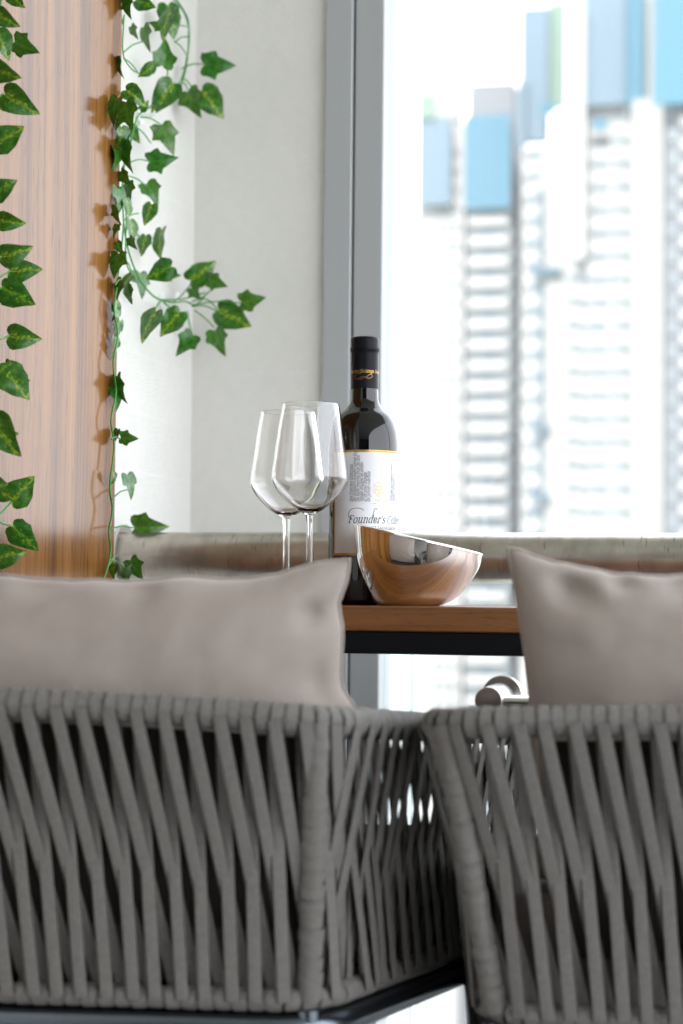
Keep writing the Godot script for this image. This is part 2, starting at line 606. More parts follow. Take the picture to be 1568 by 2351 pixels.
func table():
	var e := at(830, 1391.5, 1.80)
	var y := e.y
	var z0 := e.z
	var t := thing("bar_table", "narrow bar table with a brown wood top on a black steel frame", "table", Vector3(0.2, 0, z0 - 0.17))
	obj("tabletop", boxed(Vector3(-0.71, y - 0.0245, -2.14), Vector3(1.1, y, z0), 0.0012), M.table_wood, t)
	obj("frame", boxed(Vector3(-0.70, y - 0.0465, z0 - 0.035), Vector3(1.09, y - 0.0245, z0 - 0.003), 0.001), M.black_steel, t)
	obj("frame", boxed(Vector3(-0.70, y - 0.0465, -2.13), Vector3(1.09, y - 0.0245, -2.10), 0.001), M.black_steel, t)
	for x in [-0.70, 1.05]:
		for z in [-2.13, z0 - 0.038]:
			obj("leg", boxed(Vector3(x, 0.0, z), Vector3(x + 0.035, y - 0.0465, z + 0.033), 0.001), M.black_steel, t)

# ------------------------------------------------------------------ things on the table
func table_y() -> float:
	return at(830, 1391.5, 1.80).y

func on_table(px: float, depth: float) -> Vector3:
	var p := at(px, 1380, depth)
	p.y = table_y() + 0.0002
	return p

# lettering bent round an upright cylinder of radius r about c; flat x runs round it, flat y up; angle a0 faces the camera
func wrap_text(text: String, size: float, fontname: String, c: Vector3, r: float, a0: float, y0: float, slant := 0.0, turned := false, squeeze := 1.0, bold := false) -> SurfaceTool:
	var tm := TextMesh.new()
	var f := SystemFont.new()
	f.font_names = PackedStringArray([fontname])
	if bold: f.font_weight = 700
	tm.font = f
	tm.text = text
	tm.font_size = 32
	tm.pixel_size = size / 32.0
	tm.depth = 0.0
	tm.curve_step = 3.0
	tm.horizontal_alignment = HORIZONTAL_ALIGNMENT_LEFT
	var ar := tm.get_mesh_arrays()
	var vs: PackedVector3Array = ar[Mesh.ARRAY_VERTEX]
	var ix: PackedInt32Array = ar[Mesh.ARRAY_INDEX]
	var st := begin()
	for i in range(0, ix.size(), 3):
		var q := []
		for k in 3:
			var v := vs[ix[i + k]]
			v.x = (v.x + v.y * slant) * squeeze
			var u := v.x
			var h := v.y
			if turned:
				u = -v.y; h = v.x
			var a := a0 + u / r
			q.append([Vector3(sin(a), 0, cos(a)), h])
		for k in 3:
			st.set_normal(q[k][0])
			st.add_vertex(c + q[k][0] * r + Vector3(0, y0 + q[k][1], 0))
	return st

func line_on(st: SurfaceTool, pts: Array, w: float, c: Vector3, r: float, base: int) -> int:
	# pts: Vector2(angle * r, height)
	for i in pts.size():
		var d: Vector2 = (pts[mini(i + 1, pts.size() - 1)] - pts[maxi(i - 1, 0)]).normalized()
		var n := Vector2(-d.y, d.x) * w / 2.0
		for s in [-1.0, 1.0]:
			var q: Vector2 = pts[i] + n * s
			var o := Vector3(sin(q.x / r), 0, cos(q.x / r))
			st.set_normal(o)
			st.add_vertex(c + o * r + Vector3(0, q.y, 0))
	for i in pts.size() - 1:
		var a := base + i * 2
		st.add_index(a); st.add_index(a + 1); st.add_index(a + 3)
		st.add_index(a); st.add_index(a + 3); st.add_index(a + 2)
	return base + pts.size() * 2

func bottle():
	var c := on_table(833, 1.985)
	var R := 0.0380
	var t := thing("wine_bottle", "dark red wine bottle with a white gold-edged label beside the two glasses", "bottle", c)
	var H := 0.2895
	var glass := [Vector2(0.0, 0.004), Vector2(0.026, 0.001), Vector2(0.033, 0.0), Vector2(0.0365, 0.002), Vector2(R, 0.006), Vector2(R, 0.166)]
	glass += smooth([Vector2(R, 0.166), Vector2(0.0375, 0.176), Vector2(0.0350, 0.190), Vector2(0.0290, 0.203), Vector2(0.0205, 0.2115), Vector2(0.0157, 0.2185), Vector2(0.0147, 0.2270), Vector2(0.0146, 0.236)], 7).slice(1)
	obj("body", lathed(glass, c, 96), M.bottle_glass, t)
	var cap := [Vector2(0.0149, 0.2330), Vector2(0.0150, 0.2335), Vector2(0.0148, 0.2700), Vector2(0.0149, 0.2730), Vector2(0.0160, 0.2742), Vector2(0.01625, 0.2760), Vector2(0.0160, 0.2778), Vector2(0.0152, 0.2786), Vector2(0.0152, 0.2858), Vector2(0.0147, 0.2880), Vector2(0.0138, 0.2892), Vector2(0.010, H), Vector2(0.0, H)]
	var k := obj("capsule", lathed(cap, c, 64), M.capsule, t)
	var face := atan2(EYE.x - c.x, EYE.z - c.z)         # towards the camera
	# paper seal strip on the left of the capsule
	obj("seal_strip", lathed([Vector2(0.0165, 0.258), Vector2(0.0166, 0.274), Vector2(0.0168, 0.280), Vector2(0.0158, 0.2895), Vector2(0.010, 0.2899), Vector2(0.004, 0.2900)], c, 6, face - 1.75, face - 1.35), M.label_paper, t)
	# label
	var a0 := face - 0.98
	var a1 := face + 1.30
	obj("label_border", lathed([Vector2(R + 0.00015, 0.0525), Vector2(R + 0.00015, 0.1645)], c, 48, a0, a1), M.gold, t)
	var lb := obj("label", lathed([Vector2(R + 0.0003, 0.0550), Vector2(R + 0.0003, 0.1620)], c, 48, a0 + 0.055, a1 - 0.055), M.label_paper, t)
	var rr := R + 0.0005
	var st := begin()
	var n := 0
	for q in [0.0538, 0.1632]:
		n = line_on(st, range(25).map(func(i): return Vector2(lerpf(a0 + 0.03, a1 - 0.03, i / 24.0) * rr, q)), 0.0004, c, rr, n)
	for q in [a0 + 0.03, a1 - 0.03]:
		n = line_on(st, [Vector2(q * rr, 0.0538), Vector2(q * rr, 0.1632)], 0.0004, c, rr, n)
	obj("border_line", st, M.ink, lb)
	obj("lettering", wrap_text("Founder's Collection", 0.0112, "Droid Serif", c, rr, face - 0.42, 0.0905, 0.38, false, 0.78), M.ink, lb)
	obj("lettering", wrap_text("CABERNET SAUVIGNON", 0.0046, "Droid Sans", c, rr, face - 0.20, 0.0815, 0.0, false, 1.0), M.ink, lb)
	obj("lettering", wrap_text("EST. 1885", 0.0040, "Droid Serif", c, rr, face + 0.31, 0.1105), M.gold, lb)
	var ls := ["Don Francisco Undurraga", "the company's founder, always kept", "the finest reserves from the first", "vintage amongst his bottles", "of the small bodegas", "the private collection"]
	for i in ls.size():
		obj("script_line", wrap_text(ls[i], 0.0052, "Droid Serif", c, rr, face - 0.36 + i * 0.098, 0.1095, 0.5, true, 0.62), M.ink, lb)
	var ls2 := ["Undurraga, the company's founder", "Founder's Collection is a", "tribute to his passion"]
	for i in ls2.size():
		obj("script_line", wrap_text(ls2[i], 0.0040, "Droid Serif", c, rr, face + 0.86 + i * 0.09, 0.1105, 0.5, true, 0.62), M.ink, lb)
	# long swash of the F and of the C, gold rule, crest
	st = begin(); n = 0
	var sw := func(x: float, y: float): return Vector2((face * rr) + x + 0.0075, y + 0.0035)
	var arc := smooth([Vector2(-0.0200, 0.0880), Vector2(-0.0238, 0.0905), Vector2(-0.0225, 0.0965), Vector2(-0.0165, 0.0990), Vector2(-0.0100, 0.0985), Vector2(-0.0075, 0.0965)], 6)
	n = line_on(st, arc.map(func(p): return sw.call(p.x, p.y)), 0.0006, c, rr, n)
	arc = smooth([Vector2(0.0075, 0.0975), Vector2(0.0050, 0.0990), Vector2(0.0030, 0.0930), Vector2(0.0050, 0.0855), Vector2(0.0090, 0.0850)], 6)
	n = line_on(st, arc.map(func(p): return sw.call(p.x, p.y)), 0.0005, c, rr, n)
	obj("swash", st, M.ink, lb)
	st = begin(); n = 0
	n = line_on(st, [sw.call(-0.009, 0.1040), sw.call(0.002, 0.1041), sw.call(0.018, 0.1040)], 0.0003, c, rr, n)
	n = line_on(st, [sw.call(0.003, 0.1040), sw.call(0.0045, 0.1040), sw.call(0.006, 0.1040)], 0.0011, c, rr, n)
	obj("gold_rule", st, M.gold, lb)
	st = begin(); n = 0
	var ox := 0.0092
	var oy := 0.1175
	var shapes := [
		[[-0.0038, 0.001], [-0.0034, -0.0035], [0, -0.0062], [0.0034, -0.0035], [0.0038, 0.001], [-0.0038, 0.001]],
		[[-0.0014, 0.0015], [-0.0018, 0.0045], [0, 0.0068], [0.0018, 0.0045], [0.0014, 0.0015]],
		[[-0.0018, 0.0072], [-0.0026, 0.0098], [-0.001, 0.0086], [0, 0.0104], [0.001, 0.0086], [0.0026, 0.0098], [0.0018, 0.0072]],
		[[-0.0016, 0.004], [-0.0052, 0.0076], [-0.0060, 0.0040], [-0.0030, 0.0020], [-0.0072, 0.0008], [-0.0050, -0.0020], [-0.0036, -0.0010]],
		[[0.0016, 0.004], [0.0052, 0.0076], [0.0060, 0.0040], [0.0030, 0.0020], [0.0072, 0.0008], [0.0050, -0.0020], [0.0036, -0.0010]],
		[[-0.0022, -0.001], [0.0022, -0.001]], [[-0.002, -0.003], [0.002, -0.003]], [[0, 0.001], [0, -0.0058]]]
	for s in shapes:
		n = line_on(st, s.map(func(p): return sw.call(ox + p[0], oy + p[1])), 0.0006, c, rr, n)
	obj("crest", st, M.gold, lb)
	# signature on the capsule
	var cr := 0.01515
	obj("signature", wrap_text("Francisco Undurraga  Founder's", 0.0050, "Droid Serif", c, cr, face - 1.35, 0.2512, 0.5, false, 0.62), M.gold, k)
	st = begin(); n = 0
	arc = smooth([Vector2(-0.004, 0.2490), Vector2(-0.0105, 0.2475), Vector2(-0.0115, 0.2440), Vector2(-0.006, 0.2425), Vector2(0.001, 0.2445), Vector2(0.006, 0.2480), Vector2(0.0085, 0.2455), Vector2(0.004, 0.2435), Vector2(-0.002, 0.2455), Vector2(-0.007, 0.2435)], 6)
	n = line_on(st, arc.map(func(p): return Vector2(face * cr + p.x, p.y)), 0.00022, c, cr, n)
	obj("flourish", st, M.gold, k)

func glass(px: float, depth: float, label: String):
	var c := on_table(px, depth)
	var t := thing("wine_glass", label, "wine glass", c, "empty wine glasses on the bar table")
	var outer := smooth([Vector2(0.0046, 0.0940), Vector2(0.0090, 0.0965), Vector2(0.0185, 0.1030), Vector2(0.0330, 0.1170), Vector2(0.0398, 0.1285), Vector2(0.0403, 0.1370), Vector2(0.0385, 0.1520), Vector2(0.0340, 0.1850), Vector2(0.0300, 0.2098)], 7)
	var inner := smooth([Vector2(0.0290, 0.2098), Vector2(0.0330, 0.1850), Vector2(0.0375, 0.1520), Vector2(0.0392, 0.1370), Vector2(0.0386, 0.1290), Vector2(0.0318, 0.1185), Vector2(0.0180, 0.1055), Vector2(0.0085, 0.1000), Vector2(0.0, 0.0990)], 7)
	var lip := [Vector2(0.02985, 0.2103), Vector2(0.0295, 0.2105), Vector2(0.02915, 0.2103)]
	obj("bowl", lathed(outer + lip + inner, c, 72), M.clear_glass, t)
	var stem := smooth([Vector2(0.0085, 0.0042), Vector2(0.0050, 0.0090), Vector2(0.0040, 0.0200), Vector2(0.0035, 0.0450), Vector2(0.0036, 0.0800), Vector2(0.0046, 0.0940)], 7)
	obj("stem", lathed(stem, c, 40), M.clear_glass, t)
	var foot := [Vector2(0.0, 0.0006), Vector2(0.030, 0.0003), Vector2(0.0355, 0.0), Vector2(0.0360, 0.0006), Vector2(0.0352, 0.0013)] + smooth([Vector2(0.0352, 0.0013), Vector2(0.0220, 0.0020), Vector2(0.0120, 0.0030), Vector2(0.0085, 0.0042)], 5).slice(1)
	obj("foot", lathed(foot, c, 64), M.clear_glass, t)

func glasses():
	glass(709, 1.925, "empty wine glass in front, its rim overlapping the dark bottle")
	glass(656, 2.015, "empty wine glass farther back, half behind the other glass")

func bowl():
	var c := on_table(939, 1.90)
	var t := thing("metal_bowl", "mirror polished metal bowl with a slanting rim beside the wine bottle", "bowl", c)
	var right := Vector2(eye_basis.x.x, eye_basis.x.z).normalized()      # the high side of the rim is on the left
	var yaw := atan2(right.y, right.x)
	# widths at heights, low (right) side and high (left) side
	var hl := [0.0, 0.004, 0.013, 0.031, 0.053, 0.0825]
	var rl := [0.031, 0.0355, 0.0410, 0.0495, 0.0555, 0.0580]
	var hr := [0.0, 0.003, 0.0085, 0.021, 0.0385, 0.0525]
	var rr := [0.031, 0.0385, 0.0480, 0.0600, 0.0715, 0.0760]
	var prof := func(hs: Array, rs: Array, s: float) -> Vector2:
		var x: float = s * (hs.size() - 1)
		var i := mini(int(x), hs.size() - 2)
		var f := x - i
		var a := Vector2(rs[maxi(i - 1, 0)], hs[maxi(i - 1, 0)])
		return Vector2(rs[i], hs[i]).cubic_interpolate(Vector2(rs[i + 1], hs[i + 1]), a, Vector2(rs[mini(i + 2, rs.size() - 1)], hs[mini(i + 2, rs.size() - 1)]), f)
	var pt := func(k: float, s: float, inset: float) -> Vector3:
		var a: float = TAU * k
		var w := 0.5 + 0.5 * cos(a)
		var p: Vector2 = prof.call(hl, rl, s).lerp(prof.call(hr, rr, s), w)
		var r: float = p.x - inset
		var b := a - yaw
		return c + Vector3(cos(a + yaw) * r, p.y + (inset * 1.2 * (1.0 - s)), sin(a + yaw) * r)
	var n := 96
	var rows := 36
	var grid := func(inset: float, flip: bool, called: String):
		var st := begin()
		st.set_smooth_group(0)
		for j in rows + 1:
			for i in n + 1:
				st.add_vertex(pt.call(float(i % n) / n, float(j) / rows, inset))
		for j in rows:
			for i in n:
				var a := j * (n + 1) + i
				var q := [a, a + 1, a + n + 2, a + n + 1]
				if not flip: q.reverse()
				for x in [0, 1, 2, 0, 2, 3]: st.add_index(q[x])
		# floor of the bowl
		var mid := (rows + 1) * (n + 1)
		st.add_vertex(c + Vector3(0, 0.0004 + inset * 1.2, 0))
		for i in n:
			if flip: st.add_index(mid); st.add_index(i + 1); st.add_index(i)
			else: st.add_index(mid); st.add_index(i); st.add_index(i + 1)
		st.generate_normals()
		obj(called, st, M.chrome, t)
	grid.call(0.0, false, "shell")
	grid.call(0.0032, true, "lining")
	var rim := []
	for i in n + 1:
		rim.append((pt.call(float(i % n) / n, 1.0, 0.0) + pt.call(float(i % n) / n, 1.0, 0.0032)) / 2.0)
	obj("rim", tubed(rim, 0.0017, 10, false), M.chrome, t)

func fitting():
	var e := at(1122, 1609, 2.27)
	var t := thing("rail_fitting", "brushed steel round bracket holding a short rod, seen between the chairs under the table", "bracket", e)
	var back := e + Vector3(0, 0, -0.115)
	obj("stub", tubed([e + Vector3(0, 0, -0.001), e + Vector3(0, 0, -0.112)], 0.0172, 32), M.steel, t)
	obj("end_cap", lathed_z([Vector2(0.0172, 0.0), Vector2(0.0172, 0.0025), Vector2(0.0160, 0.0035), Vector2(0.0, 0.0037)], e), M.steel, t)
	obj("flange", tubed([back + Vector3(0, 0, -0.012), back], 0.0262, 40), M.steel, t)
	var r0 := e + Vector3(0.012, -0.006, -0.03)
	obj("rod", tubed([r0, r0 + Vector3(1.1, 0, 0)], 0.0115, 24), M.steel, t)
	for k in 3:
		obj("groove", tubed([r0 + Vector3(0.006, 0.0 + 0.004 * (k - 1), 0.0106), r0 + Vector3(1.09, 0.004 * (k - 1), 0.0106)], 0.0009, 6), M.gasket, t)
	var post := e + Vector3(0.95, 0, -0.115)
	obj("bracket_post", tubed([Vector3(post.x, 0.0, post.z), Vector3(post.x, post.y + 0.02, post.z)], 0.014, 20), M.steel, t)

func lathed_z(profile: Array, c: Vector3) -> SurfaceTool:
	var st := begin()
	lathe(st, profile, Vector3.ZERO, 32)
	var me := st.commit()
	var out := begin()
	out.append_from(me, 0, Transform3D(Basis(Vector3.RIGHT, PI / 2), c))
	return out

# ------------------------------------------------------------------ chairs and pillows
# a path round three sides with rounded corners; returns [points, cumulative lengths]
func u_path(p: Array, r: float, lift: float) -> Array:
	var ctrl := []
	for i in p.size():
		if i == 0 or i == p.size() - 1:
			ctrl.append(p[i])
			continue
		var a: Vector3 = p[i] + (p[i - 1] - p[i]).normalized() * r
		var b: Vector3 = p[i] + (p[i + 1] - p[i]).normalized() * r
		for k in 9:
			var t := k / 8.0
			ctrl.append(a.lerp(p[i], t).lerp((p[i] as Vector3).lerp(b, t), t))
	var out := []
	for i in ctrl.size() - 1:
		var n := maxi(1, int((ctrl[i] as Vector3).distance_to(ctrl[i + 1]) / 0.01))
		for k in n:
			out.append((ctrl[i] as Vector3).lerp(ctrl[i + 1], float(k) / n))
	out.append(ctrl[-1])
	# a gentle arch of the back's top
	if lift != 0.0:
		for i in out.size():
			var f: float = clampf(((out[i] - p[1]) as Vector3).dot((p[2] - p[1]).normalized()) / (p[2] as Vector3).distance_to(p[1]), 0, 1)
			out[i] += Vector3(0, lift * sin(f * PI), 0)
	var len := [0.0]
	for i in range(1, out.size()): len.append(len[i - 1] + (out[i] as Vector3).distance_to(out[i - 1]))
	return [out, len]

func along(path: Array, s: float) -> Array:      # [point, tangent] at the share s of the length
	var pts: Array = path[0]
	var len: Array = path[1]
	var d: float = clampf(s, 0, 1) * len[-1]
	var i := len.bsearch(d)
	i = clampi(i, 1, pts.size() - 1)
	var f: float = (d - len[i - 1]) / maxf(len[i] - len[i - 1], 1e-6)
	var p: Vector3 = (pts[i - 1] as Vector3).lerp(pts[i], f)
	return [p, ((pts[mini(i + 1, pts.size() - 1)] - pts[maxi(i - 2, 0)]) as Vector3).normalized()]

func band(p: Vector3, d: Vector3, w: float, r: float, seed_: int, groove := 0.0018) -> SurfaceTool:
	# one turn of webbing round a tube
	var q := RandomNumberGenerator.new()
	q.seed = seed_
	var tilt := Vector3(q.randf_range(-1, 1), q.randf_range(-0.5, 0.5), q.randf_range(-1, 1)) * 0.07
	var e := (d + tilt).normalized()
	var rr := r + q.randf_range(0.0, 0.0011)
	return tubed([p - e * w * 0.5, p - e * w * 0.36, p, p + e * w * 0.36, p + e * w * 0.5], [rr - groove, rr - groove * 0.1, rr, rr - groove * 0.1, rr - groove], 16, false)

func chair(label: String, top: Array, low: Array, lift: float, fan_a: float, fan_b: float, seed_: int, lining_from: float, lining_to: float) -> Node3D:
	# top / low: front left, back left, back right, front right of the arm rail and of the bottom rail
	var base: Vector3 = (low[1] + low[2]) / 2.0
	base.y = 0.0
	var t := thing("rope_chair", label, "chair", base, "woven strap armchairs at the bar table")
	var tp := u_path(top, 0.045, lift)
	var lp := u_path(low, 0.04, 0.0)
	var mid: Vector3 = (low[0] + low[1] + low[2] + low[3]) / 4.0
	var rt := 0.0118
	var rb := 0.0085
	var rail_top := obj("top_rail", tubed(tp[0], rt - 0.0036, 12), M.strap_fabric, t)
	var rail_low := obj("bottom_rail", tubed(lp[0], rb - 0.0034, 12), M.strap_fabric, t)
	# webbing turns on the rails
	var lt: float = tp[1][-1]
	var nb := int(lt / 0.0105)
	for i in nb:
		var q := along(tp, (i + 0.5) / nb)
		obj("rail_wrap", band(q[0], q[1], lt / nb, rt, seed_ + i), M.strap_fabric, rail_top)
	var ll: float = lp[1][-1]
	nb = int(ll / 0.013)
	for i in nb:
		var q := along(lp, (i + 0.5) / nb)
		obj("rail_wrap", band(q[0], q[1], ll / nb, rb, seed_ + 500 + i), M.strap_fabric, rail_low)
	# corner posts, wrapped
	for k in [1, 2]:
		var a: Vector3 = low[k] + (mid - low[k]) * Vector3(1, 0, 1) * 0.03
		var b: Vector3 = top[k] + (mid - low[k]) * Vector3(1, 0, 1) * 0.03
		var corner := obj("corner_post", tubed([a, b], 0.0078, 12), M.strap_fabric, t)
		var np := int(a.distance_to(b) / 0.011)
		for i in np:
			obj("post_wrap", band(a.lerp(b, (i + 0.5) / np), (b - a).normalized(), a.distance_to(b) / np, 0.0092, seed_ + 900 + i + k * 60, 0.0009), M.strap_fabric, corner)
	for k in [0, 3]:
		obj("front_post", tubed([low[k], top[k]], 0.0092, 14), M.strap_fabric, t)
	# straps: one layer starts outside the top rail and ends inside the bottom rail, the other the other way round
	var n := int(lt / 0.0208)
	var q := RandomNumberGenerator.new()
	q.seed = seed_
	for i in n:
		var s := (i + 0.5) / n
		for layer in (3 if s > 0.71 else 2):
			var s0 := s + q.randf_range(-0.0012, 0.0012)
			var s1 := clampf(s + (([-0.034, 0.016, -0.010][layer] if s > 0.71 else [0.034, -0.016][layer] if s < 0.29 else [fan_a, fan_b][layer]) as float) / ll + q.randf_range(-0.0015, 0.0015) * (4.0 if s > 0.71 else 1.0), 0.003, 0.997)
			var a := along(tp, s0)
			var b := along(lp, s1)
			var na: Vector3 = (a[1] as Vector3).cross(Vector3.UP).normalized()
			if na.dot(a[0] - mid) < 0: na = -na
			var nbv: Vector3 = (b[1] as Vector3).cross(Vector3.UP).normalized()
			if nbv.dot(b[0] - mid) < 0: nbv = -nbv
			var so := 1.0 if layer == 0 else -1.0
			var p0: Vector3 = a[0] + na * ((rt + 0.0004) if layer == 0 else -rt * 0.35) + Vector3(0, -0.001 if layer == 0 else -rt * 0.8, 0)
			var p1: Vector3 = b[0] + nbv * ((rb + 0.0006) if layer == 1 else -rb * 0.25) + Vector3(0, 0.0 if layer == 1 else rb * 0.85, 0)
			var pts := []
			var ac := []
			var bow := q.randf_range(-0.0012, 0.0012)
			for k in 7:
				var f := k / 6.0
				var p := p0.lerp(p1, f)
				p += na.lerp(nbv, f) * (sin(f * PI) * bow + so * 0.0014 * cos(f * PI))
				pts.append(p)
				ac.append(((a[1] as Vector3).lerp(b[1], f)).normalized())
			obj("strap", strap(pts, ac, 0.0110 + q.randf_range(-0.0004, 0.0004), 0.0013), M.strap_fabric, t)
	# dark lining behind the straps of the back
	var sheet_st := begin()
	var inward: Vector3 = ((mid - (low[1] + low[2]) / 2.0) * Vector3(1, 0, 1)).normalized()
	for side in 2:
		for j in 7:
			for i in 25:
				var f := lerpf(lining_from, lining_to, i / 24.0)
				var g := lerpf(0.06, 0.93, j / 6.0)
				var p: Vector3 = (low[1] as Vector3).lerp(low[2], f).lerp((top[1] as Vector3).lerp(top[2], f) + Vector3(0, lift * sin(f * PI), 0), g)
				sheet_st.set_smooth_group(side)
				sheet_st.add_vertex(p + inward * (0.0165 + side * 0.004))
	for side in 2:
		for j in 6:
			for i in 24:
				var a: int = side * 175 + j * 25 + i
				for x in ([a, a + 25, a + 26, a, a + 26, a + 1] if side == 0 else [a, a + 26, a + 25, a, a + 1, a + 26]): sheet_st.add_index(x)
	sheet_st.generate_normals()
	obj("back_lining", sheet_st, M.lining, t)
	# metal under-frame following the bottom rail, and legs
	var under := []
	for p in lp[0]: under.append(p + (mid - p) * Vector3(1, 0, 1) * -0.008 + Vector3(0, -0.0215, 0))
	obj("under_frame", tubed(under, 0.0108, 16), M.dark_steel, t)
	for k in 4:
		var a: Vector3 = low[k] + (mid - low[k]) * Vector3(1, 0, 1) * 0.035
		obj("leg", tubed([Vector3(a.x + (a.x - mid.x) * 0.08, 0.0, a.z + (a.z - mid.z) * 0.08), a + Vector3(0, -0.008, 0)], 0.0105, 16), M.dark_steel, t)
	# seat cushion between the rails
	var y0: float = low[1].y + 0.005
	var inset := []
	for k in 4: inset.append(low[k] + (mid - low[k]) * 0.045)
	var st := begin()
	slab_cushion(st, inset, y0, y0 + 0.085)
	obj("seat_cushion", st, M.seat_fabric, t)
	st = begin()
	slab_cushion(st, inset, y0 - 0.030, y0 - 0.001)
	obj("seat_base", st, M.black_steel, t)
	return t

func slab_cushion(st: SurfaceTool, c: Array, y0: float, y1: float):
	# rounded slab over a four-cornered plan
	var n := 16
	var ch := minf(0.02, (y1 - y0) * 0.45)
	var ring := func(inset: float, y: float) -> Array:
		var m: Vector3 = (c[0] + c[1] + c[2] + c[3]) / 4.0
		var out := []
		for k in 4:
			var a: Vector3 = c[k]
			var b: Vector3 = c[(k + 1) % 4]
			for i in n:
				var p := a.lerp(b, float(i) / n)
				p += (m - p).normalized() * inset
				p.y = y
				out.append(p)
		return out
	var rows := [[0.06, y0], [ch, y0], [ch * 0.3, y0 + ch * 0.3], [0.0, y0 + ch], [0.0, y1 - ch], [ch * 0.3, y1 - ch * 0.3], [ch, y1], [0.08, y1 + 0.006]]
	var count := n * 4
	for r in rows:
		for p in ring.call(r[0], r[1]): st.add_vertex(p)
	for e in [[y0, 0], [y1 + 0.008, 1]]:
		var m: Vector3 = (c[0] + c[1] + c[2] + c[3]) / 4.0
		m.y = e[0]
		st.add_vertex(m)
	var ccw := ((c[1] - c[0]) as Vector3).cross(c[2] - c[1]).y > 0
	var face := func(a: int, b: int, d: int):
		if ccw: st.add_index(a); st.add_index(d); st.add_index(b)
		else: st.add_index(a); st.add_index(b); st.add_index(d)
	for r in rows.size() - 1:
		for i in count:
			var a := r * count + i
			var b := r * count + (i + 1) % count
			face.call(a, b, b + count)
			face.call(a, b + count, a + count)
	for i in count:
		var k := (rows.size() - 1) * count
		face.call(k + i, k + (i + 1) % count, rows.size() * count + 1)
		face.call((i + 1) % count, i, rows.size() * count)
	st.generate_normals()

# pillow: centre, right and up half axes, thickness direction and half thickness
func pillow(label: String, c: Vector3, rx: Vector3, uy: Vector3, thick: float, seed_: int, dents: Array, ear: Array):
	var t := thing("back_pillow", label, "pillow", c - uy, "taupe pillows on the two chairs")
	var nz := rx.cross(uy).normalized()
	var n1 := noise(seed_, 1.0, 3)
	var nu := 72
	var nv := 44
	var surf := func(u: float, v: float, side: float) -> Vector3:
		var au := absf(u)
		var av := absf(v)
		# sides drawn in between the pointed corners
		var pu := 1.0 - 0.03 * (1.0 - pow(av, 2.5)) 
		var pv := 1.0 - 0.10 * (1.0 - pow(au, 3.0))
		var x := u * pu
		var y := v * pv
		var f := pow(maxf(0.0, 1.0 - pow(au, 3.4)), 0.55) * pow(maxf(0.0, 1.0 - pow(av, 3.0)), 0.55)
		var z := thick * f
		for d in dents:   # [u, v, radius, depth, stretch along v]
			var q := Vector2((u - d[0]) / d[2], (v - d[1]) / (d[2] * d[4]))
			z -= d[3] * exp(-q.length_squared()) * minf(1.0, f * 3.0)
		z += (n1.get_noise_2d(u * 2.2 + side * 9.0, v * 1.6) * 0.004 + n1.get_noise_2d(u * 7.0, v * 3.0 + side * 5.0) * 0.0008) * minf(1.0, f * 2.0)
		y += n1.get_noise_2d(u * 3.1, 7.7) * 0.035 * av * av * av
		for e in ear:     # [u, v, push right, push up]
			var w := exp(-(pow((u - e[0]) / 0.22, 2.0) + pow((v - e[1]) / (e[4] if e.size() > 4 else 0.3), 2.0)))
			x += e[2] * w; y += e[3] * w
		return c + rx * x + uy * y + nz * z * side
	var st := begin()
	st.set_smooth_group(0)
	for side in [1.0, -1.0]:
		for j in nv + 1:
			for i in nu + 1:
				var u := sin((float(i) / nu * 2.0 - 1.0) * PI / 2.0) * 0.55 + (float(i) / nu * 2.0 - 1.0) * 0.45
				var v := sin((float(j) / nv * 2.0 - 1.0) * PI / 2.0) * 0.55 + (float(j) / nv * 2.0 - 1.0) * 0.45
				st.add_vertex(surf.call(u, v, side))
	var half := (nu + 1) * (nv + 1)
	for s in 2:
		for j in nv:
			for i in nu:
				var a := s * half + j * (nu + 1) + i
				var q := [a, a + nu + 1, a + nu + 2, a, a + nu + 2, a + 1] if s == 0 else [a, a + nu + 2, a + nu + 1, a, a + 1, a + nu + 2]
				for x in q: st.add_index(x)
	st.generate_normals()
	obj("cover", st, M.pillow_fabric, t)
	var pipe := []
	for i in 49: pipe.append(surf.call(i / 24.0 - 1.0, 1.0, 0.0))
	for i in range(1, 33): pipe.append(surf.call(1.0, 1.0 - i / 16.0, 0.0))
	for i in range(1, 49): pipe.append(surf.call(1.0 - i / 24.0, -1.0, 0.0))
	for i in range(1, 33): pipe.append(surf.call(-1.0, i / 16.0 - 1.0, 0.0))
	obj("piping", tubed(pipe, 0.0017, 8, false), M.pillow_fabric, t)

